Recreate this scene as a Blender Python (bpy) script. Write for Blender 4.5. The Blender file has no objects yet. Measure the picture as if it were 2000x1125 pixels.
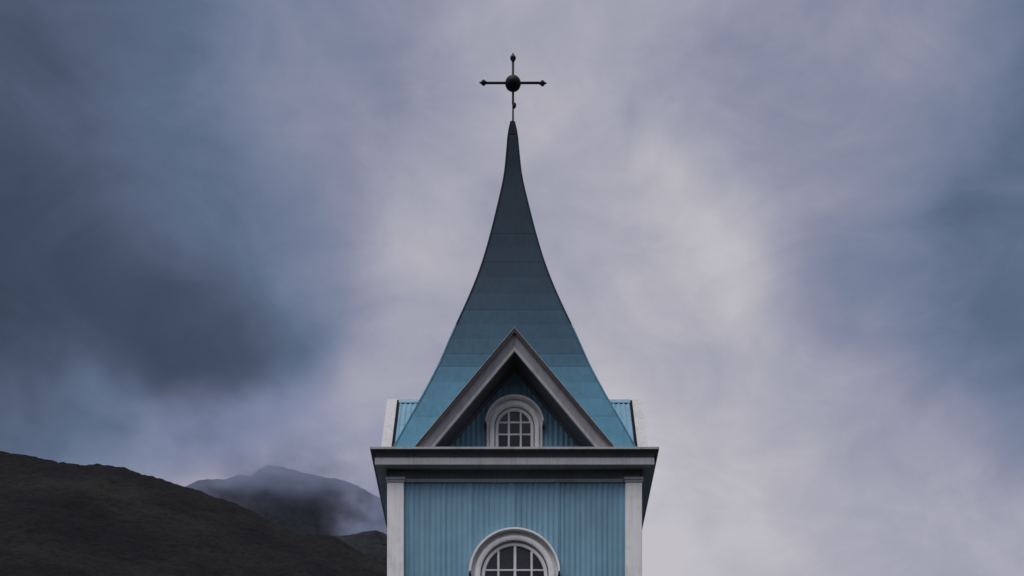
import bpy, math, random
import numpy as np

random.seed(7)
rng = np.random.default_rng(11)
sc = bpy.context.scene
COL = sc.collection

# ------------------------------------------------------------------ camera
F = 2800.0          # focal length in photograph pixels (2000 px wide)
HZ = 2220.0         # photograph row of the horizon (below the frame)
AX = 1005.0         # photograph column of the tower axis
CAMZ = 1.6
D = 22.04           # camera to tower axis, metres
cam_d = bpy.data.cameras.new('camera')
cam = bpy.data.objects.new('camera', cam_d)
COL.objects.link(cam)
cam.location = (0, -D, CAMZ)
cam.rotation_euler = (math.radians(90), 0, 0)
cam_d.sensor_width = 36
cam_d.lens = 36 * F / 2000
cam_d.shift_x = -(AX - 1000) / 2000
cam_d.shift_y = (HZ - 562.5) / 2000
cam_d.clip_start = 0.1
cam_d.clip_end = 60000
sc.camera = cam


def zat(py, depth):
    return CAMZ + (HZ - py) * depth / F


# ------------------------------------------------------------------ world: overcast sky
EXPOSURE = 0.55
SUN_EL, SUN_AZ = 62.0, -150.0          # azimuth from +Y, clockwise seen from above
SKY_GAIN = 2 ** (-EXPOSURE)
world = bpy.data.worlds.new('World')
sc.world = world
world.use_nodes = True
wt = world.node_tree
wt.nodes.clear()


def wn(kind, **kw):
    n = wt.nodes.new(kind)
    for k, v in kw.items():
        setattr(n, k, v)
    return n


def wl(a, b):
    wt.links.new(a, b)


def wmath(op, a, b=None, c=None, clamp=False):
    n = wn('ShaderNodeMath', operation=op)
    n.use_clamp = clamp
    for i, v in enumerate((a, b, c)):
        if v is None:
            continue
        if isinstance(v, (int, float)):
            n.inputs[i].default_value = v
        else:
            wl(v, n.inputs[i])
    return n.outputs[0]


# brightness of the cloud deck noted by eye (row: list of column, level 0-255)
CLOUD = {
    30: [(10, 93), (250, 104), (450, 125), (600, 138), (750, 147), (900, 154), (1000, 168), (1100, 183), (1300, 157), (1500, 155), (1700, 146), (1850, 144), (1985, 121)],
    200: [(20, 87), (150, 97), (250, 98), (400, 117), (550, 130), (750, 143), (900, 169), (1100, 159), (1250, 170), (1400, 152), (1550, 148), (1750, 146), (1900, 153), (1990, 114)],
    350: [(20, 76), (200, 100), (350, 115), (500, 127), (620, 148), (750, 148), (900, 174), (1100, 174), (1280, 191), (1400, 155), (1550, 160), (1700, 124), (1850, 122), (1985, 93)],
    480: [(50, 68), (200, 82), (350, 89), (500, 101), (620, 120), (700, 153), (800, 165), (1100, 162), (1250, 183), (1390, 168), (1500, 170), (1600, 164), (1750, 115), (1850, 149), (1985, 124)],
    600: [(50, 64), (250, 75), (350, 91), (500, 113), (600, 117), (720, 168), (850, 174), (1150, 169), (1300, 176), (1500, 169), (1650, 160), (1800, 121), (1960, 132)],
    700: [(50, 74), (250, 55), (400, 67), (500, 84), (600, 126), (700, 119), (800, 148), (1200, 181), (1400, 167), (1600, 140), (1750, 149), (1850, 133), (1985, 85)],
    780: [(50, 81), (170, 115), (300, 61), (430, 66), (550, 76), (650, 152), (720, 171), (1300, 180), (1500, 176), (1700, 168), (1850, 148), (1985, 125)],
    860: [(50, 107), (200, 95), (330, 108), (450, 117), (560, 147), (650, 181), (1350, 177), (1500, 196), (1650, 163), (1800, 170), (1960, 157)],
    1000: [(700, 168), (1000, 178), (1300, 190), (1500, 182), (1700, 155), (1850, 153), (1985, 166)],
    1110: [(1000, 184), (1300, 201), (1500, 179), (1700, 169), (1900, 170)],
}
BASE_T = 0.60


def pdir(px, py):
    v = np.array([px - AX, F, HZ - py])
    return v / np.linalg.norm(v)


pts = [(x, y, l / 255.0) for y, row in CLOUD.items() for x, l in row]
cen = [(x, y) for y in (-30, 120, 270, 420, 570, 720, 870, 1020, 1150) for x in range(-60, 2100, 170)]
KW = 1 / (0.050 ** 2)
P = np.array([pdir(x, y) for x, y, _ in pts])
C = np.array([pdir(x, y) for x, y in cen])
A = np.exp(KW * (P @ C.T - 1))
b = np.array([t for _, _, t in pts]) - BASE_T
Wt = np.linalg.solve(A.T @ A + 0.008 * np.eye(len(cen)), A.T @ b)

tc = wn('ShaderNodeTexCoord')
nrm = wn('ShaderNodeVectorMath', operation='NORMALIZE')
wl(tc.outputs['Generated'], nrm.inputs[0])
DIR = nrm.outputs[0]
warp = wn('ShaderNodeTexNoise')
warp.inputs['Scale'].default_value = 9.0
warp.inputs['Detail'].default_value = 4.0
warp.inputs['Roughness'].default_value = 0.55
wl(DIR, warp.inputs['Vector'])
wsub = wn('ShaderNodeVectorMath', operation='SUBTRACT')
wl(warp.outputs['Color'], wsub.inputs[0])
wsub.inputs[1].default_value = (0.5, 0.5, 0.5)
wadd = wn('ShaderNodeVectorMath', operation='MULTIPLY_ADD')
wl(wsub.outputs[0], wadd.inputs[0])
wadd.inputs[1].default_value = (0.07, 0.07, 0.07)
wl(DIR, wadd.inputs[2])
wnr = wn('ShaderNodeVectorMath', operation='NORMALIZE')
wl(wadd.outputs[0], wnr.inputs[0])
DW = wnr.outputs[0]
acc = None
for (c, w) in zip(C, Wt):
    dt = wn('ShaderNodeVectorMath', operation='DOT_PRODUCT')
    wl(DW, dt.inputs[0])
    dt.inputs[1].default_value = tuple(c)
    e = wmath('EXPONENT', wmath('MULTIPLY_ADD', dt.outputs['Value'], KW, -KW))
    acc = wmath('MULTIPLY_ADD', e, float(w), BASE_T if acc is None else acc)
# single puffs and hollows of the deck (column, row, radius, amount)
PUFFS = [(1290, 345, 45, .05), (1390, 490, 55, .05), (1330, 420, 60, .03), (1440, 560, 50, .03), (160, 800, 40, .06), (270, 835, 55, .06),
         (330, 885, 40, .05), (430, 815, 40, .04), (365, 868, 26, -.05), (560, 760, 60, -.04), (780, 460, 35, .035), (1060, 250, 60, .02),
         (1205, 250, 26, -.035), (1570, 830, 60, -.02), (1650, 930, 60, -.03), (1560, 990, 40, -.03), (640, 640, 40, -.03), (60, 835, 50, -.04),
         (690, 720, 40, .03), (620, 300, 100, .035), (120, 620, 110, -.015), (420, 640, 90, -.015), (1480, 390, 45, .03), (1900, 440, 60, -.03)]
for (x, y, sg, am) in PUFFS:
    dt = wn('ShaderNodeVectorMath', operation='DOT_PRODUCT')
    wl(DW, dt.inputs[0])
    dt.inputs[1].default_value = tuple(pdir(x, y))
    kk = 1 / (sg * 0.83 / F) ** 2
    e = wmath('EXPONENT', wmath('MULTIPLY_ADD', dt.outputs['Value'], kk, -kk))
    acc = wmath('MULTIPLY_ADD', e, am, acc)
# finer cloud structure, the same all over the sky
n1 = wn('ShaderNodeTexNoise')
n1.inputs['Scale'].default_value = 7.0
n1.inputs['Detail'].default_value = 6.0
n1.inputs['Roughness'].default_value = 0.56
n1.inputs['Distortion'].default_value = 0.4
mp = wn('ShaderNodeMapping')
mp.inputs['Rotation'].default_value = (0.0, 0.5, 0.0)
mp.inputs['Scale'].default_value = (1.0, 1.0, 1.5)
wl(DIR, mp.inputs['Vector'])
wl(mp.outputs[0], n1.inputs['Vector'])
T = wmath('MULTIPLY_ADD', wmath('SUBTRACT', n1.outputs['Fac'], 0.5), 0.19, acc)
n2 = wn('ShaderNodeTexNoise')
n2.inputs['Scale'].default_value = 15.0
n2.inputs['Detail'].default_value = 8.0
n2.inputs['Roughness'].default_value = 0.6
n2.inputs['Distortion'].default_value = 0.9
mp2 = wn('ShaderNodeMapping')
mp2.inputs['Rotation'].default_value = (0.0, -0.6, 0.0)
mp2.inputs['Scale'].default_value = (0.75, 1.0, 1.5)
wl(DIR, mp2.inputs['Vector'])
wl(mp2.outputs[0], n2.inputs['Vector'])
T = wmath('MULTIPLY_ADD', wmath('SUBTRACT', n2.outputs['Fac'], 0.5), 0.15, T)
ramp = wn('ShaderNodeValToRGB')
wl(T, ramp.inputs['Fac'])


def s2l(v):
    v = v / 255.0
    return v / 12.92 if v <= 0.04045 else ((v + 0.055) / 1.055) ** 2.4


def hexlin(h):
    return (s2l(int(h[0:2], 16)), s2l(int(h[2:4], 16)), s2l(int(h[4:6], 16)), 1)


stops = [(0.20, '363f50'), (0.30, '454e63'), (0.42, '5c6a83'), (0.52, '77829a'), (0.57, '888ca2'), (0.63, '9c9dae'),
         (0.69, 'aeacb8'), (0.77, 'c4c1c6')]
el = ramp.color_ramp.elements
while len(el) < len(stops):
    el.new(0.5)
for e_, (p_, h_) in zip(el, stops):
    e_.position = p_
    e_.color = hexlin(h_)
# an overcast deck grows brighter towards the zenith
sep = wn('ShaderNodeSeparateXYZ')
wl(DIR, sep.inputs[0])
mr = wn('ShaderNodeMapRange', interpolation_type='SMOOTHSTEP')
wl(sep.outputs['Z'], mr.inputs['Value'])
mr.inputs['From Min'].default_value = 0.60
mr.inputs['From Max'].default_value = 1.0
mr.inputs['To Min'].default_value = SKY_GAIN
mr.inputs['To Max'].default_value = SKY_GAIN * 2.0
bg_cloud = wn('ShaderNodeBackground')
wl(ramp.outputs['Color'], bg_cloud.inputs['Color'])
wl(mr.outputs[0], bg_cloud.inputs['Strength'])
sky = wn('ShaderNodeTexSky', sky_type='NISHITA')
sky.sun_disc = False
sky.sun_elevation = math.radians(SUN_EL)
sky.sun_rotation = math.radians(SUN_AZ)
bg_sky = wn('ShaderNodeBackground')
bg_sky.inputs['Strength'].default_value = 0.08
wl(sky.outputs[0], bg_sky.inputs['Color'])
mixs = wn('ShaderNodeMixShader')
mixs.inputs['Fac'].default_value = 0.95
wl(bg_sky.outputs[0], mixs.inputs[1])
wl(bg_cloud.outputs[0], mixs.inputs[2])
wo = wn('ShaderNodeOutputWorld')
wl(mixs.outputs[0], wo.inputs['Surface'])

# ------------------------------------------------------------------ sun behind the clouds
sd = bpy.data.lights.new('sun', 'SUN')
sd.energy = 1.5
sd.angle = math.radians(50)
sd.color = (1.0, 0.97, 0.95)
sun = bpy.data.objects.new('sun', sd)
COL.objects.link(sun)
sun.location = (-20, -40, 60)
sun.rotation_euler = (math.radians(90 - SUN_EL), 0, math.radians(180 - SUN_AZ))

sc.view_settings.view_transform = 'Standard'
sc.view_settings.look = 'None'
sc.view_settings.exposure = EXPOSURE
sc.view_settings.gamma = 1
sc.view_settings.use_curve_mapping = False
sc.cycles.use_denoising = True
sc.cycles.volume_max_steps = 256
sc.cycles.volume_bounces = 1


# ------------------------------------------------------------------ materials
def new_mat(name):
    m = bpy.data.materials.new(name)
    m.use_nodes = True
    nt = m.node_tree
    return m, nt, nt.nodes['Principled BSDF'], nt.nodes['Material Output']


def tex_noise(nt, scale, detail=4, rough=0.55, vec=None, mapscale=None, coord='Object'):
    tcn = nt.nodes.new('ShaderNodeTexCoord')
    src = tcn.outputs[coord] if vec is None else vec
    if mapscale:
        mpn = nt.nodes.new('ShaderNodeMapping')
        mpn.inputs['Scale'].default_value = mapscale
        nt.links.new(src, mpn.inputs['Vector'])
        src = mpn.outputs[0]
    n = nt.nodes.new('ShaderNodeTexNoise')
    n.inputs['Scale'].default_value = scale
    n.inputs['Detail'].default_value = detail
    n.inputs['Roughness'].default_value = rough
    nt.links.new(src, n.inputs['Vector'])
    return n.outputs['Fac']


def ramp_node(nt, fac, stops_):
    r = nt.nodes.new('ShaderNodeValToRGB')
    e = r.color_ramp.elements
    while len(e) < len(stops_):
        e.new(0.5)
    for x, (p, c) in zip(e, stops_):
        x.position = p
        x.color = tuple(c) + (1,)
    nt.links.new(fac, r.inputs['Fac'])
    return r.outputs['Color']


def mul_color(nt, a, b_, fac=1.0):
    m = nt.nodes.new('ShaderNodeMix')
    m.data_type = 'RGBA'
    m.blend_type = 'MULTIPLY'
    m.inputs['Factor'].default_value = fac
    nt.links.new(a, m.inputs[6])
    nt.links.new(b_, m.inputs[7])
    return m.outputs[2]


def mix_color(nt, a, b_, fac):
    m = nt.nodes.new('ShaderNodeMix')
    m.data_type = 'RGBA'
    nt.links.new(fac, m.inputs['Factor'])
    nt.links.new(a, m.inputs[6])
    nt.links.new(b_, m.inputs[7])
    return m.outputs[2]


def bump(nt, bsdf, fac, strength, dist):
    bn = nt.nodes.new('ShaderNodeBump')
    bn.inputs['Strength'].default_value = strength
    bn.inputs['Distance'].default_value = dist
    nt.links.new(fac, bn.inputs['Height'])
    nt.links.new(bn.outputs[0], bsdf.inputs['Normal'])


def painted_metal(name, base, rough=0.5, var=0.25, streak=0.3, per_object=0.12, spec=0.4):
    """weathered paint on sheet iron: blotches, rain streaks, each sheet its own shade"""
    m, nt, bs, out = new_mat(name)
    b1 = np.array(base)
    blot = tex_noise(nt, 1.7, 6, 0.6)
    c1 = ramp_node(nt, blot, [(0.3, b1 * (1 - var)), (0.55, b1), (0.75, np.minimum(b1 * (1 + var * 0.8), 1))])
    st = tex_noise(nt, 1.0, 5, 0.6, mapscale=(17, 17, 0.7))
    g0 = 1 - streak
    c2 = ramp_node(nt, st, [(0.32, (g0, g0, g0 * 0.98)), (0.6, (1, 1, 1))])
    col = mul_color(nt, c1, c2)
    oi = nt.nodes.new('ShaderNodeObjectInfo')
    c3 = ramp_node(nt, oi.outputs['Random'], [(0.0, (1 - per_object,) * 3), (1.0, (1, 1, 1))])
    col = mul_color(nt, col, c3)
    nt.links.new(col, bs.inputs['Base Color'])
    bs.inputs['Roughness'].default_value = rough
    bs.inputs['Specular IOR Level'].default_value = spec
    fine = tex_noise(nt, 9, 3, 0.5)
    bump(nt, bs, fine, 0.25, 0.006)
    return m


def painted_wood(name, base, rough=0.55, dirt=0.3):
    m, nt, bs, out = new_mat(name)
    b1 = np.array(base)
    gr = tex_noise(nt, 1.0, 6, 0.65, mapscale=(26, 26, 1.1))
    c1 = ramp_node(nt, gr, [(0.25, b1 * (1 - dirt)), (0.5, b1), (0.8, np.minimum(b1 * 1.06, 1))])
    bl = tex_noise(nt, 3.1, 7, 0.65)
    c2 = ramp_node(nt, bl, [(0.3, (0.80, 0.78, 0.75)), (0.52, (1, 1, 1))])
    nt.links.new(mul_color(nt, c1, c2), bs.inputs['Base Color'])
    bs.inputs['Roughness'].default_value = rough
    bs.inputs['Specular IOR Level'].default_value = 0.35
    bump(nt, bs, gr, 0.35, 0.004)
    return m


WALL_BLUE = (0.200, 0.395, 0.52)
M_wall = painted_metal('blue_wall_paint', WALL_BLUE, rough=0.5, var=0.18, streak=0.16, per_object=0.2)
M_groof = painted_metal('blue_roof_paint', (0.17, 0.35, 0.46), rough=0.42, var=0.16, streak=0.2)
M_white = painted_wood('white_paint', (0.80, 0.785, 0.775), dirt=0.2)
M_sash = painted_wood('white_sash_paint', (0.72, 0.71, 0.715), dirt=0.2)
M_trim = painted_wood('shade_greyed_trim_paint', (0.40, 0.395, 0.41))  # white trim greyed in colour for the shade on cornice and rakes
M_soffit = painted_wood('slate_shade_paint', (0.12, 0.122, 0.135))  # dark slate carries painted shade on the crown moulding and undersides
M_cap = painted_wood('weathered_white_paint', (0.50, 0.488, 0.475))
M_rust = painted_metal('rusty_edge_flashing', (0.045, 0.03, 0.028), rough=0.7, var=0.5)
M_deck = painted_metal('grey_deck_metal', (0.16, 0.18, 0.2), rough=0.5)
M_dark = painted_metal('dark_flashing', (0.008, 0.009, 0.012), rough=0.7, spec=0.05)


def iron_mat():
    m, nt, bs, out = new_mat('wrought_iron')
    n = tex_noise(nt, 14, 6, 0.65)
    nt.links.new(ramp_node(nt, n, [(0.35, (0.012, 0.013, 0.016)), (0.7, (0.03, 0.028, 0.028))]), bs.inputs['Base Color'])
    bs.inputs['Roughness'].default_value = 0.6
    bs.inputs['Specular IOR Level'].default_value = 0.15
    bump(nt, bs, n, 0.3, 0.004)
    return m


M_iron = iron_mat()


def glass_mat(name, base):
    m, nt, bs, out = new_mat(name)
    n = tex_noise(nt, 6, 3, 0.5)
    nt.links.new(ramp_node(nt, n, [(0.35, np.array(base) * 0.6), (0.7, np.array(base) * 1.2)]), bs.inputs['Base Color'])
    oi = nt.nodes.new('ShaderNodeObjectInfo')
    vr = ramp_node(nt, oi.outputs['Random'], [(0.0, (0.4, 0.4, 0.4)), (1.0, (1, 1, 1))])
    nt.links.new(mul_color(nt, bs.inputs['Base Color'].links[0].from_socket, vr), bs.inputs['Base Color'])
    bs.inputs['Roughness'].default_value = 0.08
    bs.inputs['Specular IOR Level'].default_value = 0.5
    bump(nt, bs, tex_noise(nt, 2.5, 2, 0.5), 0.08, 0.02)
    return m


M_glass = glass_mat('window_glass', (0.03, 0.028, 0.036))


def hill_mat(name, dark, mid, light, scale, scree=0.5):
    m, nt, bs, out = new_mat(name)
    big = tex_noise(nt, scale, 8, 0.62, mapscale=(1, 1, 1.0))
    c1 = ramp_node(nt, big, [(0.35, dark), (0.5, mid), (0.68, light)])
    fine = tex_noise(nt, scale * 22, 9, 0.72)
    c2 = ramp_node(nt, fine, [(0.35, (0.35, 0.35, 0.35)), (0.52, (0.9, 0.9, 0.9)), (0.68, (1.0, 1.0, 1.0))])
    nt.links.new(mul_color(nt, c1, c2), bs.inputs['Base Color'])
    bs.inputs['Roughness'].default_value = 0.95
    bs.inputs['Specular IOR Level'].default_value = 0.1
    bump(nt, bs, fine, 1.0, 3.5)
    return m


M_hill = hill_mat('heath_hillside', (0.0075, 0.0072, 0.008), (0.0150, 0.0140, 0.0148), (0.031, 0.028, 0.0235), 0.012)
M_mount = hill_mat('mountain_rock', (0.020, 0.022, 0.028), (0.030, 0.032, 0.038), (0.045, 0.045, 0.05), 0.006)
M_ground = hill_mat('turf', (0.035, 0.045, 0.02), (0.05, 0.06, 0.03), (0.07, 0.075, 0.04), 0.05)


# ------------------------------------------------------------------ mesh helpers
class MB:
    def __init__(self):
        self.v, self.f = [], []

    def add(self, verts, faces):
        o = len(self.v)
        self.v += [tuple(map(float, p)) for p in verts]
        self.f += [tuple(i + o for i in f) for f in faces]
        return self

    def box(self, x0, x1, y0, y1, z0, z1):
        vs = [(x0, y0, z0), (x1, y0, z0), (x1, y1, z0), (x0, y1, z0), (x0, y0, z1), (x1, y0, z1), (x1, y1, z1), (x0, y1, z1)]
        return self.add(vs, [(0, 3, 2, 1), (4, 5, 6, 7), (0, 1, 5, 4), (1, 2, 6, 5), (2, 3, 7, 6), (3, 0, 4, 7)])

    def square_sweep(self, prof):
        """closed profile of (half-width, z), swept round a square with mitred corners"""
        n = len(prof)
        vs = []
        for sx, sy in ((-1, -1), (1, -1), (1, 1), (-1, 1)):
            vs += [(sx * r, sy * r, z) for r, z in prof]
        fs = []
        for k in range(4):
            k2 = (k + 1) % 4
            for i in range(n):
                j = (i + 1) % n
                fs.append((k * n + i, k2 * n + i, k2 * n + j, k * n + j))
        return self.add(vs, fs)

    def lathe(self, prof, seg=24, axis='Z', org=(0, 0, 0)):
        vs, fs = [], []
        n = len(prof)
        for k in range(seg):
            a = 2 * math.pi * k / seg
            for r, h in prof:
                p = (r * math.cos(a), r * math.sin(a), h)
                if axis == 'X':
                    p = (p[2], p[0], p[1])
                vs.append((p[0] + org[0], p[1] + org[1], p[2] + org[2]))
        for k in range(seg):
            k2 = (k + 1) % seg
            for i in range(n - 1):
                fs.append((k * n + i, k2 * n + i, k2 * n + i + 1, k * n + i + 1))
        return self.add(vs, fs)

    def build(self, name, mat, parent=None, smooth=False, bevel=0.0, rz=0.0):
        me = bpy.data.meshes.new(name)
        me.from_pydata(self.v, [], self.f)
        me.update()
        me.materials.append(mat)
        if smooth:
            for p in me.polygons:
                p.use_smooth = True
        return link(name, me, parent, rz, bevel)


def link(name, me, parent=None, rz=0.0, bevel=0.0):
    o = bpy.data.objects.new(name, me)
    COL.objects.link(o)
    if parent is not None:
        o.parent = parent
    o.rotation_euler.z = rz
    if bevel:
        bv = o.modifiers.new('bevel', 'BEVEL')
        bv.width = bevel
        bv.segments = 2
        bv.limit_method = 'ANGLE'
        bv.angle_limit = math.radians(40)
    return o


def four(o, parent):
    """the same piece on the other three sides of the tower"""
    res = [o]
    for k in (1, 2, 3):
        c = o.copy()
        COL.objects.link(c)
        c.parent = parent if not isinstance(parent, (list, tuple)) else parent[k]
        c.rotation_euler.z = o.rotation_euler.z + (k * math.pi / 2 if not isinstance(parent, (list, tuple)) else 0)
        res.append(c)
    return res


# ------------------------------------------------------------------ numpy fractal noise for terrain
def value_noise(x, y, seed):
    xi, yi = np.floor(x).astype(np.int64), np.floor(y).astype(np.int64)
    xf, yf = x - xi, y - yi
    u, v = xf * xf * xf * (xf * (xf * 6 - 15) + 10), yf * yf * yf * (yf * (yf * 6 - 15) + 10)

    def h(a, b_):
        n = (a * 374761393 + b_ * 668265263 + seed * 144665) & 0x7fffffff
        n = ((n ^ (n >> 13)) * 1274126177) & 0x7fffffff
        return ((n ^ (n >> 16)) & 0xffff) / 65535.0
    return (h(xi, yi) * (1 - u) * (1 - v) + h(xi + 1, yi) * u * (1 - v) + h(xi, yi + 1) * (1 - u) * v + h(xi + 1, yi + 1) * u * v) * 2 - 1


def fbm(x, y, oct_=6, seed=1, gain=0.5, ridged=False):
    a, s, t = 1.0, 0.0, np.zeros_like(x)
    for o in range(oct_):
        n = value_noise(x * 2 ** o, y * 2 ** o, seed + o * 17)
        if ridged:
            n = 1 - 2 * np.abs(n)
        t += a * n
        s += a
        a *= gain
    return t / s


# ------------------------------------------------------------------ setting: ground, hill, mountains
gme = MB().add([(-15000, -15000, 0), (15000, -15000, 0), (15000, 15000, 0), (-15000, 15000, 0)], [(0, 1, 2, 3)])
g = gme.build('ground', M_ground)
g['kind'] = 'structure'


def ridge(name, crest_px, dist, y0, mat, nx, ny, px_range, back, rough_amp, crest_amp, gully, seed, shape=1.15):
    """a hillside rising from the valley floor at y0 to a crest line about dist metres from the camera, then falling away"""
    px = np.linspace(px_range[0], px_range[1], nx)
    cx = [c[0] for c in crest_px]
    cy = [c[1] for c in crest_px]
    crest_row = np.interp(px, cx, cy)
    crest_h = CAMZ + (HZ - crest_row) * dist / F
    X1 = (px - AX) * dist / F
    yr = dist - D
    ts = np.concatenate([np.linspace(0, 1, ny), 1 + np.linspace(0, 1, ny // 4)[1:]])
    Tm, Xm = np.meshgrid(ts, X1, indexing='ij')
    Hm = np.broadcast_to(crest_h, Tm.shape)
    up = np.clip(Tm, 0, 1)
    down = np.clip(Tm - 1, 0, 1)
    Y = np.where(Tm <= 1, y0 + (yr - y0) * up, yr + back * down)
    Z = Hm * (up ** shape) * (1 - 0.75 * down ** 1.3) - 4 * (1 - up)
    env = np.clip(up * (1.02 - up) * 4, 0, 1) + down
    # gullies run downhill and to the right
    gx = Xm * 1.0 + (yr - Y) * -0.55
    Z = Z + env * rough_amp * fbm(Xm / (rough_amp * 14), Y / (rough_amp * 14), 7, seed)
    Z = Z + env * gully * fbm(gx / (gully * 9), Y / (gully * 60), 5, seed + 5, 0.55, True)
    Z = Z + up * crest_amp * fbm(Xm / (crest_amp * 7), Y / (crest_amp * 7), 5, seed + 9, 0.6)
    Z = Z + up * crest_amp * 0.35 * fbm(Xm / (crest_amp * 1.6), Y / (crest_amp * 1.6), 3, seed + 13, 0.6)
    n1_, n2_ = Tm.shape
    verts = np.stack([Xm, Y, Z], -1).reshape(-1, 3)
    idx = np.arange(n1_ * n2_).reshape(n1_, n2_)
    faces = np.stack([idx[:-1, :-1], idx[:-1, 1:], idx[1:, 1:], idx[1:, :-1]], -1).reshape(-1, 4)
    me = bpy.data.meshes.new(name)
    me.from_pydata(verts.tolist(), [], faces.tolist())
    me.update()
    me.materials.append(mat)
    me.polygons.foreach_set('use_smooth', [True] * len(me.polygons))
    o = link(name, me)
    o['kind'] = 'structure'
    return o


hill_px = [(-900, 700), (-400, 800), (0, 881), (49, 890), (114, 903), (190, 909), (243, 913), (268, 924), (342, 944), (380, 953),
           (418, 969), (464, 983), (500, 1002), (546, 1026), (575, 1039), (610, 1043), (655, 1050), (685, 1068), (720, 1088),
           (755, 1102), (900, 1180), (1100, 1290), (1500, 1500), (1900, 1700)]
ridge('hill', hill_px, 820.0, 130.0, M_hill, 1150, 300, (-900, 1900), 500, 9.0, 1.6, 7.0, 3)
mid_px = [(-300, 1260), (300, 1120), (560, 1060), (630, 1050), (680, 1044), (715, 1038), (735, 1036), (760, 1046), (800, 1075), (900, 1130),
          (1100, 1250), (1500, 1480)]
ridge('foothill', mid_px, 1500.0, 900.0, M_mount, 360, 120, (-300, 1500), 400, 14.0, 2.0, 9.0, 21)
far_px = [(-500, 1120), (0, 1010), (250, 965), (340, 958), (374, 946), (389, 939), (437, 938), (465, 926), (491, 930), (507, 914),
          (524, 907), (557, 913), (600, 924), (655, 935), (690, 946), (737, 970), (800, 1010), (900, 1075), (1000, 1130), (1250, 1260),
          (1700, 1450)]
ridge('mountain', far_px, 2200.0, 1300.0, M_mount, 560, 200, (-500, 1700), 900, 18.0, 3.0, 26.0, 40)


def mist_volume(centre, size, density, top, nscale, label):
    """low cloud clinging to the far mountain; top is the range of heights over which it thickens"""
    cx, cy, cz = centre
    sx, sy, sz = size
    bm = MB()
    seg, rings = 24, 12
    vs, fs = [], []
    for i in range(rings + 1):
        th = math.pi * i / rings
        for k in range(seg):
            a = 2 * math.pi * k / seg
            vs.append((math.sin(th) * math.cos(a), math.sin(th) * math.sin(a), math.cos(th)))
    for i in range(rings):
        for k in range(seg):
            fs.append((i * seg + k, (i + 1) * seg + k, (i + 1) * seg + (k + 1) % seg, i * seg + (k + 1) % seg))
    bm.add(vs, fs)
    m = bpy.data.materials.new('mountain_mist')
    m.use_nodes = True
    nt = m.node_tree
    nt.nodes.clear()
    out = nt.nodes.new('ShaderNodeOutputMaterial')
    pv = nt.nodes.new('ShaderNodeVolumePrincipled')
    pv.inputs['Color'].default_value = (0.62, 0.69, 0.90, 1)
    pv.inputs['Anisotropy'].default_value = 0.0
    tco = nt.nodes.new('ShaderNodeTexCoord')
    ln = nt.nodes.new('ShaderNodeVectorMath')
    ln.operation = 'LENGTH'
    nt.links.new(tco.outputs['Object'], ln.inputs[0])
    fall = nt.nodes.new('ShaderNodeMapRange')
    fall.interpolation_type = 'SMOOTHSTEP'
    nt.links.new(ln.outputs['Value'], fall.inputs['Value'])
    fall.inputs['From Min'].default_value = 1.0
    fall.inputs['From Max'].default_value = 0.35
    nz = nt.nodes.new('ShaderNodeTexNoise')
    nz.inputs['Scale'].default_value = nscale
    nz.inputs['Detail'].default_value = 4
    nz.inputs['Roughness'].default_value = 0.6
    nt.links.new(tco.outputs['Object'], nz.inputs['Vector'])
    cl = nt.nodes.new('ShaderNodeMapRange')
    nt.links.new(nz.outputs['Fac'], cl.inputs['Value'])
    cl.inputs['From Min'].default_value = 0.43
    cl.inputs['From Max'].default_value = 0.68
    cl.inputs['To Min'].default_value = 0.10
    cl.inputs['To Max'].default_value = 1.0
    mu = nt.nodes.new('ShaderNodeMath')
    mu.operation = 'MULTIPLY'
    nt.links.new(fall.outputs[0], mu.inputs[0])
    nt.links.new(cl.outputs[0], mu.inputs[1])
    sp = nt.nodes.new('ShaderNodeSeparateXYZ')
    nt.links.new(tco.outputs['Object'], sp.inputs[0])
    hz = nt.nodes.new('ShaderNodeMapRange')
    hz.interpolation_type = 'SMOOTHSTEP'
    nt.links.new(sp.outputs['Z'], hz.inputs['Value'])
    hz.inputs['From Min'].default_value = top[0]
    hz.inputs['From Max'].default_value = top[1]
    hz.inputs['To Min'].default_value = 0.03
    mu3 = nt.nodes.new('ShaderNodeMath')
    mu3.operation = 'MULTIPLY'
    nt.links.new(mu.outputs[0], mu3.inputs[0])
    nt.links.new(hz.outputs[0], mu3.inputs[1])
    mu = mu3
    mu2 = nt.nodes.new('ShaderNodeMath')
    mu2.operation = 'MULTIPLY'
    nt.links.new(mu.outputs[0], mu2.inputs[0])
    mu2.inputs[1].default_value = density
    nt.links.new(mu2.outputs[0], pv.inputs['Density'])
    nt.links.new(pv.outputs[0], out.inputs['Volume'])
    o = bm.build('mist', m)
    o.location = (cx, cy, cz)
    o.scale = (sx, sy, sz)
    o['kind'] = 'stuff'
    o['label'] = label
    o['category'] = 'mist'


mist_volume((-335.0, 2080.0, 935.0), (330.0, 300.0, 135.0), 0.028, (-0.15, 0.6), 3.6, 'thin grey cloud clinging to the summit of the far mountain')
mist_volume((-362.0, 2130.0, 1000.0), (125.0, 90.0, 55.0), 0.03, (-1.5, -1.0), 1.8, 'small dense cloud sitting on the highest point of the far mountain')
mist_volume((-168.0, 1720.0, 748.0), (75.0, 130.0, 50.0), 0.016, (-1.5, -1.0), 2.2, 'pale wisp of mist low on the far mountain beside the tower')

# ------------------------------------------------------------------ the church
church = bpy.data.objects.new('church', None)
COL.objects.link(church)
church['label'] = 'light blue corrugated iron church tower with flared spire, white trim and arched windows'
church['category'] = 'church'

Z_WT = 10.93          # top of tower wall
Y_W = 1.74            # crest plane of the wall sheets
PIL = 1.80            # outer face of the corner pilasters
PW = 0.236            # pilaster width
PITCH, AMP = 0.076, 0.0065


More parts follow.
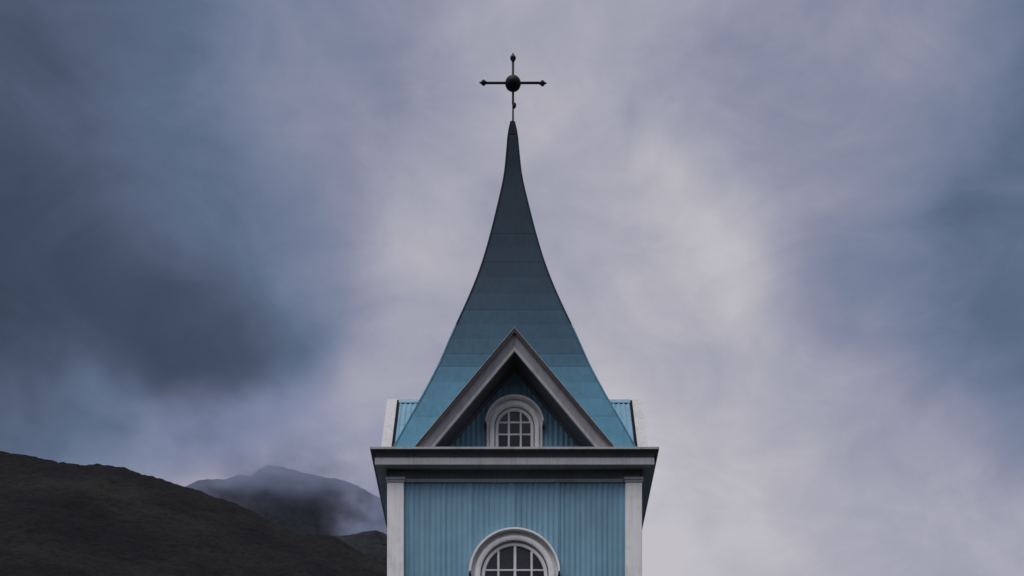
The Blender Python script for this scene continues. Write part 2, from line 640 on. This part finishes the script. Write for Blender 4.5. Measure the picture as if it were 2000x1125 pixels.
def sheet_mesh(name, x0, x1, zlo, zhi, yfun=lambda x, z: 0.0, mat=M_wall, sub=8, turn=0.008):
    """a corrugated sheet in the xz plane facing -y; zlo, zhi are functions of x. One edge laps over its neighbour."""
    n = max(2, int(round((x1 - x0) / PITCH * sub)))
    xs = np.linspace(x0, x1, n + 1)
    vs, fs = [], []
    for i, x in enumerate(xs):
        y = -AMP * (1 + 0.25 * math.sin(x * 11.3) + 0.15 * math.sin(x * 29.7)) * math.cos(2 * math.pi * x / PITCH)
        lap = -0.009 if i > n - sub else 0.0
        a, b_ = zlo(x), zhi(x)
        if b_ < a:
            b_ = a
        vs += [(x, y + lap, a), (x, y + lap, b_)]
    for i in range(n):
        fs.append((2 * i, 2 * i + 2, 2 * i + 3, 2 * i + 1))
    me = bpy.data.meshes.new(name)
    me.from_pydata(vs, [], fs)
    me.update()
    me.materials.append(mat)
    for p in me.polygons:
        p.use_smooth = True
    return me


# --- tower wall: a core with corrugated sheets on each side
wall = MB().box(-1.70, 1.70, -1.70, 1.70, 0.4, 10.95).build('wall', M_wall, church)
seams = [-1.585, -1.216, -0.608, 0.0, 0.646, 1.254, 1.585]
for k in range(4):
    for i in range(len(seams) - 1):
        me = sheet_mesh('wall_sheet', seams[i], seams[i + 1], lambda x: 0.5, lambda x: Z_WT, mat=M_wall)
        o = link('wall_sheet', me, wall, k * math.pi / 2)
        dy = -(Y_W - AMP) - (0.003 if i % 2 else 0.0)
        a = k * math.pi / 2
        o.location = (-dy * math.sin(a), dy * math.cos(a), 0)
MB().box(-1.9, 1.9, -1.9, 1.9, 0.0, 0.5).build('plinth', M_deck, church, bevel=0.02)

# --- corner pilasters with capitals
cap_z0, cap_z1 = zat(942, D - PIL), zat(932, D - PIL)
for sx in (-1, 1):
    for sy in (-1, 1):
        c = PIL - PW / 2
        p = MB().box(sx * c - PW / 2, sx * c + PW / 2, sy * c - PW / 2, sy * c + PW / 2, 0.5, cap_z0 + 0.004).build('pilaster', M_white, church, bevel=0.008)
        h = PW / 2 + 0.012
        h2 = PW / 2 + 0.022
        MB().box(sx * c - h, sx * c + h, sy * c - h, sy * c + h, cap_z0, cap_z0 + 0.03).box(
            sx * c - h2, sx * c + h2, sy * c - h2, sy * c + h2, cap_z0 + 0.0302, cap_z1).build('capital', M_trim, p, bevel=0.006)
        MB().box(sx * c - h2, sx * c + h2, sy * c - h2, sy * c + h2, 0.5, 0.85).build('pilaster_base', M_white, p, bevel=0.01)

# --- cornice
W = 2.02
ZC = zat(873, D - W)
MB().square_sweep([(1.60, ZC - 0.03), (1.60, ZC), (W, ZC + 0.004), (W, ZC - 0.026), (W - 0.03, ZC - 0.030)]).build('cornice_lip', M_trim, church)
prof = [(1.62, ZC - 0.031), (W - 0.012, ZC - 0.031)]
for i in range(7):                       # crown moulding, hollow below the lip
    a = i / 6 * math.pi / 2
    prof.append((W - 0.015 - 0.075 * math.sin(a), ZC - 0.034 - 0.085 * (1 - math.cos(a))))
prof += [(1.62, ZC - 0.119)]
MB().square_sweep(prof).build('crown_moulding', M_soffit, church)  # shade below the lip put into its dark colour
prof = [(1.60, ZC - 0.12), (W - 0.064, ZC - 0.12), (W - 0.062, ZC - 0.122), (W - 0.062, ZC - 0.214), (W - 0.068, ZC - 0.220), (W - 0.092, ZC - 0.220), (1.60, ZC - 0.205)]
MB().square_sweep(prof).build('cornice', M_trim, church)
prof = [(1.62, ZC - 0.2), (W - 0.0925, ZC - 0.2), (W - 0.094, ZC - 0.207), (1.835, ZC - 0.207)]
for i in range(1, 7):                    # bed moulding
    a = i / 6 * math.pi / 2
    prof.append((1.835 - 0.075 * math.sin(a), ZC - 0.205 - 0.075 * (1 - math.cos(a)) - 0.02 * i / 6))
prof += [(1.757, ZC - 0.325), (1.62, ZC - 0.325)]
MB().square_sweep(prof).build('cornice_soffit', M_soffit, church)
MB().square_sweep([(1.60, ZC - 0.326), (1.763, ZC - 0.326), (1.763, ZC - 0.372), (1.60, ZC - 0.372)]).build('frieze_fillet', M_trim, church)
MB().add([(-1.9, -1.9, ZC - 0.002), (1.9, -1.9, ZC - 0.002), (1.9, 1.9, ZC - 0.002), (-1.9, 1.9, ZC - 0.002)],
         [(0, 1, 2, 3)]).build('cornice_deck', M_deck, church).location.z = 0.006

# --- gables on the four sides
G_Y = 1.95                                # outer face of the rake
ZA = zat(643, D - G_Y)                    # apex
GX = (AX - 812) * (D - G_Y) / F           # half-width where the rake meets the cornice
ZB = zat(873, D - G_Y)
SL = (ZA - ZB) / GX
GW_Y = 1.36                               # face of the gable wall
RT = 0.262                                # rake depth, measured vertically


def roof(x):
    return ZA - SL * abs(x)


def rake_prism(profile, xs0, xs1):
    """profile of (drop below the roof line, y) run down one slope; mitred at the ridge"""
    mb = MB()
    n = len(profile)
    vs = [(xs0, y, roof(xs0) - d) for d, y in profile]
    for d, y in profile:                    # cut level where the piece meets the cornice
        xe = math.copysign(min(abs(xs1), (ZA - d - (ZC - 0.02)) / SL), xs1)
        vs.append((xe, y, roof(xe) - d))
    fs = []
    for i in range(n):
        j = (i + 1) % n
        fs.append((i, j, n + j, n + i))
    fs += [tuple(range(n - 1, -1, -1)), tuple(range(n, 2 * n))]
    return mb.add(vs, fs)


x_end = GX + 0.06
gables = []
g0 = MB()
hw = (ZA - RT - (ZC - 0.05)) / SL
g0.add([(-hw, -1.31, ZC - 0.05), (hw, -1.31, ZC - 0.05), (0, -1.31, ZA - RT)], [(0, 1, 2)])
gob = g0.build('gable', M_wall, church)
gables = four(gob, church)

rake_prof = [(0.002, -1.80), (0.002, -(G_Y - 0.03)), (0.034, -(G_Y - 0.040)), (0.062, -(G_Y - 0.052)),
             (0.070, -(G_Y - 0.044)), (0.195, -(G_Y - 0.085)), (0.205, -(G_Y - 0.070)), (RT, -(G_Y - 0.072)), (RT, -1.83), (0.02, -1.80)]
for s in (-1, 1):
    o = rake_prism(rake_prof, 0.0, s * x_end).build('rake_moulding', M_trim, gob)
    four(o, gables)
    o = rake_prism([(-0.024, -1.805), (-0.028, -G_Y - 0.007), (-0.021, -G_Y - 0.007), (-0.016, -1.92), (0.0, -1.92), (0.0, -1.805)], 0.0, s * x_end).build('rake_cap', M_cap, gob)
    four(o, gables)
    o = rake_prism([(-0.020, -G_Y + 0.006), (-0.020, -G_Y), (0.040, -G_Y), (0.040, -G_Y + 0.006)], 0.0, s * x_end).build('edge_flashing', M_rust, gob)
    four(o, gables)
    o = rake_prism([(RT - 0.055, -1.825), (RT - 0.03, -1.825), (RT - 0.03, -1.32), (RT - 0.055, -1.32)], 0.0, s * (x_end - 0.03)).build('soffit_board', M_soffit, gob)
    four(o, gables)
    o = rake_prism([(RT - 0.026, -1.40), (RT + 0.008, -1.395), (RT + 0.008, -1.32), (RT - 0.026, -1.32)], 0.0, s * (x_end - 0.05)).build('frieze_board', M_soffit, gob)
    four(o, gables)
    o = rake_prism([(-0.010, -1.803), (-0.010, -1.766), (0.03, -1.766), (0.03, -1.803)], 0.0, s * (x_end - 0.01)).build('flashing_seam', M_dark, gob)
    four(o, gables)
gs = [-1.292, -0.684, -0.076, 0.532, 1.140, 1.368]
for i in range(len(gs) - 1):
    me = sheet_mesh('gable_sheet', gs[i], gs[i + 1], lambda x: ZC - 0.04, lambda x: roof(x) - RT + 0.0)
    o = link('gable_sheet', me, gob)
    o.location.y = -(GW_Y - AMP) - (0.003 if i % 2 else 0)
    for k in (1, 2, 3):
        c = o.copy()
        COL.objects.link(c)
        c.parent = gables[k]

# gable roofs: corrugated sheets with a ridge cap
for s in (-1, 1):
    for (ya, yb) in ((-1.775, -1.19), (-1.19, -0.60)):
        n = int((yb - ya) / PITCH * 8)
        ys = np.linspace(ya, yb, n + 1)
        vs, fs = [], []
        for y in ys:
            w = AMP * 1.7 * math.cos(2 * math.pi * y / PITCH)
            for x in (0.02, x_end * 0.5, x_end - 0.02):
                vs.append((s * x, y, roof(x) - 0.012 + w))
        for i in range(n):
            for j in range(2):
                q = (3 * i + j, 3 * i + 3 + j, 3 * i + 4 + j, 3 * i + 1 + j)
                fs.append(q if s > 0 else q[::-1])
        o = MB().add(vs, fs).build('roof_sheet', M_groof, gob, smooth=True)
        four(o, gables)
cap = MB()
cw = 0.055
vs = []
for y in (-1.776, -0.7):
    vs += [(-cw, y, roof(cw) + 0.012), (-0.02, y, ZA + 0.010), (0.02, y, ZA + 0.010), (cw, y, roof(cw) + 0.012), (cw, y, roof(cw) + 0.004), (-cw, y, roof(cw) + 0.004)]
cap.add(vs, [(0, 1, 7, 6), (1, 2, 8, 7), (2, 3, 9, 8), (3, 4, 10, 9), (5, 0, 6, 11), (0, 5, 4, 3, 2, 1)])
o = cap.build('ridge_cap', M_groof, gob)
four(o, gables)

# --- spire: concave square spire of sheet-iron courses
sp_px = [(235, 2.6), (242, 4.4), (261, 8.6), (300, 12.2), (345, 17.4), (402, 30.2), (459, 44.6), (516.6, 62.0), (574, 84.5), (654, 121.5),
         (689, 136.8), (714.6, 148.4), (764.4, 174.6), (791.8, 190.0), (830, 212.0), (873, 236.5)]
sz = []
for py, h in sp_px:
    q = h / F
    s_ = q * D / (1 + q)
    sz.append((zat(py, D - s_), s_))
sz.append((ZC - 0.02, sz[-1][1] + 0.085))
SZ = np.array(sz[::-1])


def spire_s(z):
    """Catmull-Rom through the measured half-widths"""
    zs, ss = SZ[:, 0], SZ[:, 1]
    i = int(np.clip(np.searchsorted(zs, z) - 1, 0, len(zs) - 2))
    h = zs[i + 1] - zs[i]
    t = (z - zs[i]) / h

    def slope(j):
        if j == 0:
            return (ss[1] - ss[0]) / (zs[1] - zs[0])
        if j == len(zs) - 1:
            return (ss[-1] - ss[-2]) / (zs[-1] - zs[-2])
        return (ss[j + 1] - ss[j - 1]) / (zs[j + 1] - zs[j - 1])
    m0, m1 = slope(i) * h, slope(i + 1) * h
    t2, t3 = t * t, t * t * t
    return float((2 * t3 - 3 * t2 + 1) * ss[i] + (t3 - 2 * t2 + t) * m0 + (-2 * t3 + 3 * t2) * ss[i + 1] + (t3 - t2) * m1)


Z_TIP = sz[0][0]


def lean(z):
    return -0.030 * max(0.0, (z - 11.5) / (Z_TIP - 11.5))


def spire_z(py):
    lo, hi = SZ[0, 0], Z_TIP
    for _ in range(50):
        m_ = (lo + hi) / 2
        if HZ - F * (m_ - CAMZ) / (D - spire_s(m_)) > py:
            lo = m_
        else:
            hi = m_
    return (lo + hi) / 2


core = MB()
cz = np.linspace(ZA + 0.1, Z_TIP - 0.1, 24)
vs = []
for z in cz:
    r = max(spire_s(z) - 0.03, 0.004)
    vs += [(-r + lean(z), -r, z), (r + lean(z), -r, z), (r + lean(z), r, z), (-r + lean(z), r, z)]
fs = []
for i in range(len(cz) - 1):
    for k in range(4):
        fs.append((4 * i + k, 4 * i + (k + 1) % 4, 4 * i + 4 + (k + 1) % 4, 4 * i + 4 + k))
core.add(vs, fs)
spire = core.build('spire', M_dark, church)

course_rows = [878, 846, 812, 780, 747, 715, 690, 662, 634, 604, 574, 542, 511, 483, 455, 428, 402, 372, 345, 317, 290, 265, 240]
# shading painted into the courses: bright blue at eaves, slate blue at top
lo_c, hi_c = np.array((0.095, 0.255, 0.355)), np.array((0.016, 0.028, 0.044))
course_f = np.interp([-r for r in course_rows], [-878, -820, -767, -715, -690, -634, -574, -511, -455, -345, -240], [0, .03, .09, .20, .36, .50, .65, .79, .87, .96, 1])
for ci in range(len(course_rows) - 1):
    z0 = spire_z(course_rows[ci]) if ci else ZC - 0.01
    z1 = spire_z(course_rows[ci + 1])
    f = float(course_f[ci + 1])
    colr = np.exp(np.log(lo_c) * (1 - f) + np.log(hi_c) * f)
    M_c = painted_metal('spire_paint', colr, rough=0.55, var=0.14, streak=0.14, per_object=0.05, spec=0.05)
    nz_ = 4
    lap = 0.0022 if course_rows[ci] in (715, 690, 511, 455, 812, 604) else 0.0
    zs = np.linspace(z0 - (0.006 if lap else 0.0), z1, nz_ + 1)
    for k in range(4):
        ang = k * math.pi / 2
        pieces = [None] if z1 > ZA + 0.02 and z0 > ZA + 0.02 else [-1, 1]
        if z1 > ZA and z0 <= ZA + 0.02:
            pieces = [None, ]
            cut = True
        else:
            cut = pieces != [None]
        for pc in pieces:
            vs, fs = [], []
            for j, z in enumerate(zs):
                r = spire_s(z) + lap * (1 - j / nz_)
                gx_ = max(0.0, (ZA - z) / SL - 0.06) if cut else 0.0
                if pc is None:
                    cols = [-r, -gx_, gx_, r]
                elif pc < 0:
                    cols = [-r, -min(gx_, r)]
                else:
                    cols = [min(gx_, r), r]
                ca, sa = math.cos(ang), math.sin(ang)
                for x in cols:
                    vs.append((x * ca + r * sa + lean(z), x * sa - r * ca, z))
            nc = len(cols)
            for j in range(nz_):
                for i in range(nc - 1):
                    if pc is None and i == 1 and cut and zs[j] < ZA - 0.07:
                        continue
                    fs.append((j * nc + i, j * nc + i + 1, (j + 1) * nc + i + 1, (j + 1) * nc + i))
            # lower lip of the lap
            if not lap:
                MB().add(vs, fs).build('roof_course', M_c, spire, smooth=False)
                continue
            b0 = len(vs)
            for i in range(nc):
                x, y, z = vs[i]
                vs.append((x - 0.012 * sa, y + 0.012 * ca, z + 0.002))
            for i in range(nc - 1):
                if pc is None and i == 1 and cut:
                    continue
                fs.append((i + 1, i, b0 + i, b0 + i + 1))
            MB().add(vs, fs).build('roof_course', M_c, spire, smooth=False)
# hip strips along the four edges
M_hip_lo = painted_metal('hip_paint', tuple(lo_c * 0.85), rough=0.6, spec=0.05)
M_hip_hi = painted_metal('shaded_hip_paint', tuple(hi_c * 0.7), rough=0.6, spec=0.05)  # shading of the upper edges put into the colour
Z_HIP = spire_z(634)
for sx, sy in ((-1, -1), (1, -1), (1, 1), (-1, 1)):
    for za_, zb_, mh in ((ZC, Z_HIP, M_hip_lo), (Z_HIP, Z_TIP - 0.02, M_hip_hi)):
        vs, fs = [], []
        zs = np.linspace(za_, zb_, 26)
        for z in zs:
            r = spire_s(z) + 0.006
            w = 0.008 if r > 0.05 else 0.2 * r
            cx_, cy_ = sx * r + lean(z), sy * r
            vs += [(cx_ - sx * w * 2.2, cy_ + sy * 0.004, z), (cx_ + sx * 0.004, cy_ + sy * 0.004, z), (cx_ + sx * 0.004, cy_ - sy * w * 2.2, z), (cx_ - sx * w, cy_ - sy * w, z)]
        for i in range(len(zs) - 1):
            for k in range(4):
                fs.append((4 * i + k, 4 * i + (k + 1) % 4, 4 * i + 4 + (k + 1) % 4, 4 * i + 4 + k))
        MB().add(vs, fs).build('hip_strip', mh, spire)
tip = MB()
M_tip = painted_metal('dark_cap_paint', (0.015, 0.018, 0.024), rough=0.7, spec=0.05)  # close to the dark tone of the top courses
vs, fs = [], []
tz = [spire_z(262), spire_z(240), Z_TIP]
for z, r in zip(tz, (spire_s(tz[0]) + 0.006, spire_s(tz[1]) + 0.006, 0.014)):
    vs += [(-r + lean(z), -r, z), (r + lean(z), -r, z), (r + lean(z), r, z), (-r + lean(z), r, z)]
for i in range(2):
    for k in range(4):
        fs.append((4 * i + k, 4 * i + (k + 1) % 4, 4 * i + 4 + (k + 1) % 4, 4 * i + 4 + k))
fs.append((8, 9, 10, 11))
tip.add(vs, fs).build('spire_cap', M_tip, spire)

# --- iron cross with ball
MPX = D / F
CX0 = (1002 - AX) * MPX


def cz_(py):
    return CAMZ + (HZ - py) * MPX


cross = MB().lathe([(0.0, cz_(240)), (0.013, cz_(240)), (0.012, cz_(205)), (0.017, cz_(203)), (0.018, cz_(118)), (0.0, cz_(117))], 10, 'Z', (CX0, 0, 0)).build('cross', M_iron, church, smooth=True)
R = 15.4 * MPX
MB().lathe([(R * math.sin(math.pi * i / 20), -R * 0.84 * math.cos(math.pi * i / 20)) for i in range(21)], 32, 'Z', (CX0, 0, cz_(163))).build('ball', M_iron, cross, smooth=True)
MB().lathe([(0.0, -58 * MPX), (0.018, -58 * MPX), (0.018, 58 * MPX), (0.0, 58 * MPX)], 10, 'X', (CX0, 0, cz_(162))).build('crossbar', M_iron, cross, smooth=True)
bud = [(0.012, -0.055), (0.020, -0.05), (0.020, -0.04), (0.038, -0.018), (0.042, 0.0), (0.030, 0.022), (0.014, 0.034), (0.012, 0.05), (0.0, 0.068)]
MB().lathe(bud, 12, 'X', (CX0 + 58 * MPX, 0, cz_(162.6))).build('finial', M_iron, cross, smooth=True)
MB().lathe([(r, -h) for r, h in bud], 12, 'X', (CX0 - 58 * MPX, 0, cz_(161.6))).build('finial', M_iron, cross, smooth=True)
bud2 = [(r * 1.1, h * 1.2) for r, h in bud]
MB().lathe(bud2, 12, 'Z', (CX0, 0, cz_(113))).build('finial', M_iron, cross, smooth=True)
MB().lathe([(0.0, -0.055), (0.018, -0.035), (0.030, 0.0), (0.022, 0.03), (0.0, 0.05)], 12, 'Z', (CX0 + 0.022, 0, cz_(206))).build('pole_knot', M_iron, cross, smooth=True)


# --- arched windows
def arch_ring(mb, prof, zc, z_bot, seg=28):
    """sweep a closed profile of (radius, y) along legs and a semicircle; legs end at z_bot"""
    stations = [(-1.0, 0.0, z_bot - zc)]
    for i in range(seg + 1):
        a = math.pi - math.pi * i / seg
        stations.append((math.cos(a), math.sin(a), 0.0))
    stations.append((1.0, 0.0, z_bot - zc))
    n = len(prof)
    vs, fs = [], []
    for c, s, dz in stations:
        for r, y in prof:
            vs.append((c * r, y, zc + s * r + dz))
    for k in range(len(stations) - 1):
        for i in range(n):
            j = (i + 1) % n
            fs.append((k * n + i, k * n + j, (k + 1) * n + j, (k + 1) * n + i))
    fs += [tuple(range(n)), tuple(range(len(vs) - 1, len(vs) - n - 1, -1))]
    return mb.add(vs, fs)


def arched_window(yw, zc, z_bot, r_case, r_case_in, r_sash, r_glass, r_hood, z_hood, vbars, hbars, rz, bw, lip, hood_y):
    """casing > sash, hood moulding, bars, panes; yw is the crest plane of the wall it sits on"""
    f = -yw
    mb = MB()
    wd = r_case - r_case_in
    arch_ring(mb, [(r_case_in, f + 0.03), (r_case_in, f - 0.055), (r_case_in + 0.010, f - 0.068), (r_case_in + wd * 0.30, f - 0.074),
                   (r_case_in + wd * 0.55, f - 0.068), (r_case_in + wd * 0.68, f - 0.045), (r_case_in + wd * 0.72, f - 0.032),
                   (r_case - 0.004, f - 0.030), (r_case, f - 0.026), (r_case, f + 0.03)], zc, z_bot)
    win = mb.build('window', M_white, church, rz=rz)
    # hood: thin projecting lip, hollow beneath
    mb = MB()
    arch_ring(mb, [(r_hood - lip, f + 0.03), (r_hood - lip, f - 0.10), (r_hood - lip * 0.8, f - hood_y), (r_hood - 0.004, f - hood_y), (r_hood, f - hood_y + 0.006),
                   (r_hood, f + 0.03)], zc, z_hood)
    mb.build('hood_moulding', M_white, win)
    mb = MB()
    arch_ring(mb, [(r_glass, f + 0.0), (r_glass, f - 0.020), (r_glass + 0.010, f - 0.028), (r_sash, f - 0.028), (r_sash, f + 0.0)], zc, z_bot)
    mb.build('sash', M_sash, win)
    rg = r_glass + 0.004

    def ztop(x):
        return zc + math.sqrt(max(0.0, rg * rg - min(rg, abs(x)) ** 2))
    for x, w in vbars:
        mb = MB()
        h = w / 2
        mb.add([(x - h, f - 0.004, z_bot), (x - h * 0.55, f - 0.024, z_bot), (x + h * 0.55, f - 0.024, z_bot), (x + h, f - 0.004, z_bot),
                (x - h, f - 0.004, ztop(x) + 0.004), (x - h * 0.55, f - 0.024, ztop(x) + 0.004), (x + h * 0.55, f - 0.024, ztop(x) + 0.004), (x + h, f - 0.004, ztop(x) + 0.004)],
               [(0, 1, 5, 4), (1, 2, 6, 5), (2, 3, 7, 6)])
        mb.build('glazing_bar', M_sash, win)
    for z in hbars:
        half = rg if z <= zc else math.sqrt(rg * rg - (z - zc) ** 2) + 0.004
        h = bw / 2
        MB().add([(-half, f - 0.004, z - h), (-half, f - 0.0225, z - h * 0.5), (-half, f - 0.0225, z + h * 0.5), (-half, f - 0.004, z + h),
                  (half, f - 0.004, z - h), (half, f - 0.0225, z - h * 0.5), (half, f - 0.0225, z + h * 0.5), (half, f - 0.004, z + h)],
                 [(0, 4, 5, 1), (1, 5, 6, 2), (2, 6, 7, 3)]).build('glazing_bar', M_sash, win)
    # panes between the bars
    xe = [-rg] + [x for x, _ in vbars] + [rg]
    ze = [z_bot] + sorted(hbars) + [zc + rg]
    for i in range(len(xe) - 1):
        for j in range(len(ze) - 1):
            x0, x1, z0, z1 = xe[i], xe[i + 1], ze[j], ze[j + 1]
            xs = np.linspace(x0, x1, 7)
            tops = [min(z1, ztop(x)) for x in xs]
            if max(tops) <= z0 + 0.01:
                continue
            vs = [(x, f - 0.003, z0) for x in xs] + [(x, f - 0.003, max(t, z0)) for x, t in zip(xs, tops)]
            cx_, cz2 = (x0 + x1) / 2, z0
            vs = [(x - cx_, y, z - cz2) for x, y, z in vs]
            tx, tz_ = random.uniform(-0.012, 0.012), random.uniform(-0.012, 0.012)
            vs = [(x, y + tx * x + tz_ * z, z) for x, y, z in vs]
            o = MB().add(vs, [(k, k + 1, 8 + k, 7 + k) for k in range(6)]).build('pane', M_glass, win)
            o.location = (cx_, 0, cz2)
    # a dark room behind the glass is closed off by a blind back board
    return win


px_l = (D - Y_W - 0.05) / F
zc_l = zat(1124, D - Y_W - 0.05)
for k in range(4):
    arched_window(Y_W + 0.022, zc_l, zc_l - 2.3, 85 * px_l, 66.5 * px_l, 64.5 * px_l, 57.5 * px_l, 89 * px_l, zc_l + 0.03,
                  [(-31.5 * px_l, 5 * px_l), (1.0 * px_l, 6.2 * px_l), (33.5 * px_l, 5 * px_l)],
                  [zc_l + 11 * px_l] + [zc_l + 11 * px_l - q * 0.30 for q in range(1, 8)], k * math.pi / 2, 4.8 * px_l, 4.6 * px_l, 0.125)
px_g = (D - GW_Y - 0.05) / F
zc_g = zat(834, D - GW_Y - 0.05)
for k in range(4):
    arched_window(GW_Y + 0.022, zc_g, ZC + 0.01, 54.5 * px_g, 39 * px_g, 37.2 * px_g, 31.2 * px_g, 58 * px_g, zc_g + 0.05,
                  [(-11.2 * px_g, 4.6 * px_g), (12.2 * px_g, 4.6 * px_g)],
                  [zat(827.5, D - GW_Y), zat(851, D - GW_Y)], k * math.pi / 2, 4.2 * px_g, 4.0 * px_g, 0.12)

# --- nave behind the tower, below the frame
MB().box(-4.2, 4.2, 1.75, 17.0, 0.0, 4.6).build('nave_wall', M_wall, church)
nv = MB()
nv.add([(-4.6, 1.72, 4.3), (0, 1.72, 8.9), (4.6, 1.72, 4.3), (-4.6, 17.3, 4.3), (0, 17.3, 8.9), (4.6, 17.3, 4.3), (-4.6, 1.72, 4.2), (4.6, 1.72, 4.2),
        (-4.6, 17.3, 4.2), (4.6, 17.3, 4.2)],
       [(0, 1, 4, 3), (1, 2, 5, 4), (0, 6, 7, 2, 1), (3, 4, 5, 9, 8), (0, 3, 8, 6), (2, 7, 9, 5), (6, 8, 9, 7)])
nv.build('nave_roof', M_groof, church)
